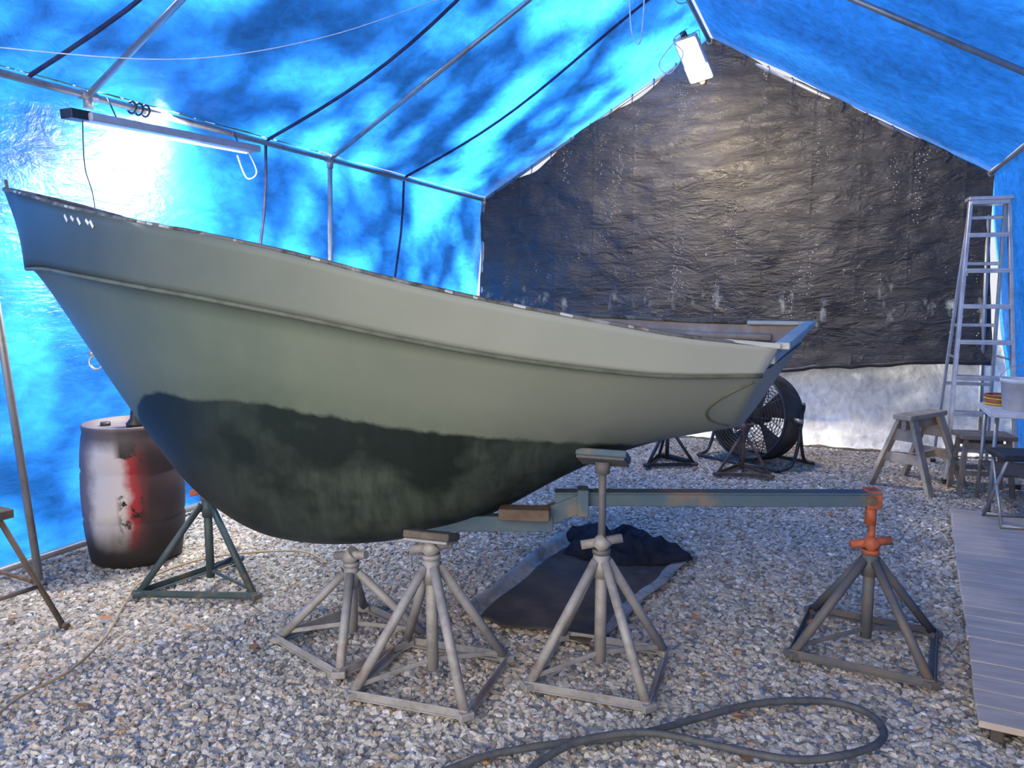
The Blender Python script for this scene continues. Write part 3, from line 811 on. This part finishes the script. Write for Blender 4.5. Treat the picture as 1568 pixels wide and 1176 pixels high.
b.path(catmull([(-1.37,6.4,4.2),(-1.38,6.8,4.05),(-1.36,7.2,4.16)],8),.006,0,6)
b.done()
b=Bd('roof_cable',[M_cord])
b.path(catmull([(-3.9,2.0,2.72),(-3.5,2.41,2.69),(-3.1,3.1,2.78),(-2.75,3.8,3.05),(-2.4,4.6,3.48),(-2.1,5.3,3.8)],8),.003,0,5);b.done()
M_tube2=emis('lit_shop_light_tube',(1,.98,.95),6)
b=Bd('shop_light',[M_fix,M_tube2,M_blk,M_cord])
y0_,y1_=3.08,4.42
b.beam((-3.82,y0_,2.555),(-3.82,y1_,2.605),.10,.045,0,bev=.008)
b.beam((-3.875,y0_+.03,2.545),(-3.875,y1_-.03,2.595),.02,.04,1,bev=.006)
b.beam((-3.84,y0_-.10,2.555),(-3.84,y0_+.02,2.56),.09,.05,2)
for y in(3.3,4.3): b.tube((-3.84,y,2.59),(-3.93,y+.02,2.72),.004,2,seg=6)
b.path(catmull([(-3.84,y0_,2.56),(-3.87,3.1,2.3),(-3.9,3.17,2.1),(-3.93,3.2,1.6)],8),.004,2,6)
b.path(catmull([(-3.84,4.36,2.59),(-3.82,4.42,2.45),(-3.84,4.34,2.4),(-3.88,4.3,2.55)],6),.005,3,6)
b.done()
b=Bd('cable_ties',[M_blk])
for y in (3.55,3.6,3.65): b.torus((XL,y,ZE),.035,.007,0,Matrix.Rotation(math.radians(90),3,'X'),16)
b.done()
def area(name,loc,target,sx,sy,power,col=(1,1,1)):
    l=bpy.data.lights.new(name,'AREA');l.shape='RECTANGLE';l.size=sx;l.size_y=sy;l.energy=power;l.color=col
    o=bpy.data.objects.new(name,l);COL.objects.link(o);o.location=loc
    o.rotation_euler=(Vector(target)-Vector(loc)).to_track_quat('-Z','Y').to_euler();return o
area('work_light_lamp',(-1.33,7.35,3.62),(-1.0,8.4,2.5),.15,.45,170,(1,.82,.54))
area('shop_light_lamp',(-3.76,3.80,2.48),(-4.12,3.80,2.16),.08,1.2,240,(1,.96,.88))

# sun through trees outside
sun=bpy.data.lights.new('sun','SUN');sun.energy=58;sun.angle=math.radians(3.4);sun.color=(1,.98,.92)
so_=bpy.data.objects.new('sun',sun);COL.objects.link(so_)
to_sun=Vector((-.87,.04,.50)).normalized()
so_.rotation_euler=to_sun.to_track_quat('Z','Y').to_euler()
tb=Bd('tree',[M_foliage,M_dwood])
cen=Vector((-2.7,4.5,3.0))+to_sun*6.0
ax1=Vector((0,1,0));ax1=(ax1-to_sun*ax1.dot(to_sun)).normalized();ax2=to_sun.cross(ax1).normalized()
random.seed(11)
for i in range(10500):
    a=random.uniform(-7.5,6.5);c=random.uniform(-3.6,4.4)
    dn=nz(a*.7+c*.35,c*1.1-a*.3,5)+.5*nz(a*1.9+c,c*2.2,8)
    thr=-.15
    if a<-1.6: thr=-.26
    if c>1.7 and a<1.2: thr=-.6
    if a<-4: thr=-.4
    if dn<thr: continue
    p=cen+ax1*a+ax2*c+to_sun*random.uniform(-.7,.9)
    r=random.uniform(.10,.2)
    q=Matrix.Rotation(random.uniform(0,6.28),3,'Z')@Matrix.Rotation(random.uniform(-1.2,1.2),3,'X')
    vs=[tb.bm.verts.new(p+q@Vector((math.cos(t)*r,math.sin(t)*r*.7,0))) for t in (0,1.05,2.1,3.14,4.2,5.2)]
    tb.bm.faces.new(vs)
for y in(1.0,6.5):
    bx=cen.x-.5
    tb.tube((bx,y,-.05),(bx+.2,y+.3,6.5),.22,1,.08)
    for k in range(7):
        tb.tube((bx+.1,y+.15,2.5+k*.5),(bx+random.uniform(-1.5,1.5),y+random.uniform(-2.2,2.2),4+k*.6),.06,1,.015,8)
tb.done(normals=False)

# sky: overcast-soft, brighter on the open side of the tent
w=bpy.data.worlds.new('world');scn.world=w;w.use_nodes=True
nt=w.node_tree;bg=nt.nodes['Background']
tc=N(nt,'ShaderNodeTexCoord');sxn=N(nt,'ShaderNodeSeparateXYZ');nt.links.new(tc.outputs['Generated'],sxn.inputs[0])
f=ramp(nt,[(.30,(0,)),(.75,(1,))],math_(nt,'MULTIPLY',sxn.outputs[1],-1.0)).outputs[0]
c=mixc(nt,f,(.92,.94,1.0),(1.0,.91,.79))
nt.links.new(c,bg.inputs[0])
nt.links.new(math_(nt,'ADD',math_(nt,'MULTIPLY',f,4.8),.92),bg.inputs[1])

# ------------------------------------------------------------------ camera
cam=bpy.data.cameras.new('camera');cam.lens=27.05;cam.sensor_width=36;cam.clip_start=.05
co=bpy.data.objects.new('camera',cam);COL.objects.link(co);co.location=(0,0,1.6)
co.rotation_euler=(math.radians(90-6.7),0,math.radians(22.9));scn.camera=co
scn.view_settings.view_transform='Standard'
scn.view_settings.exposure=0.0
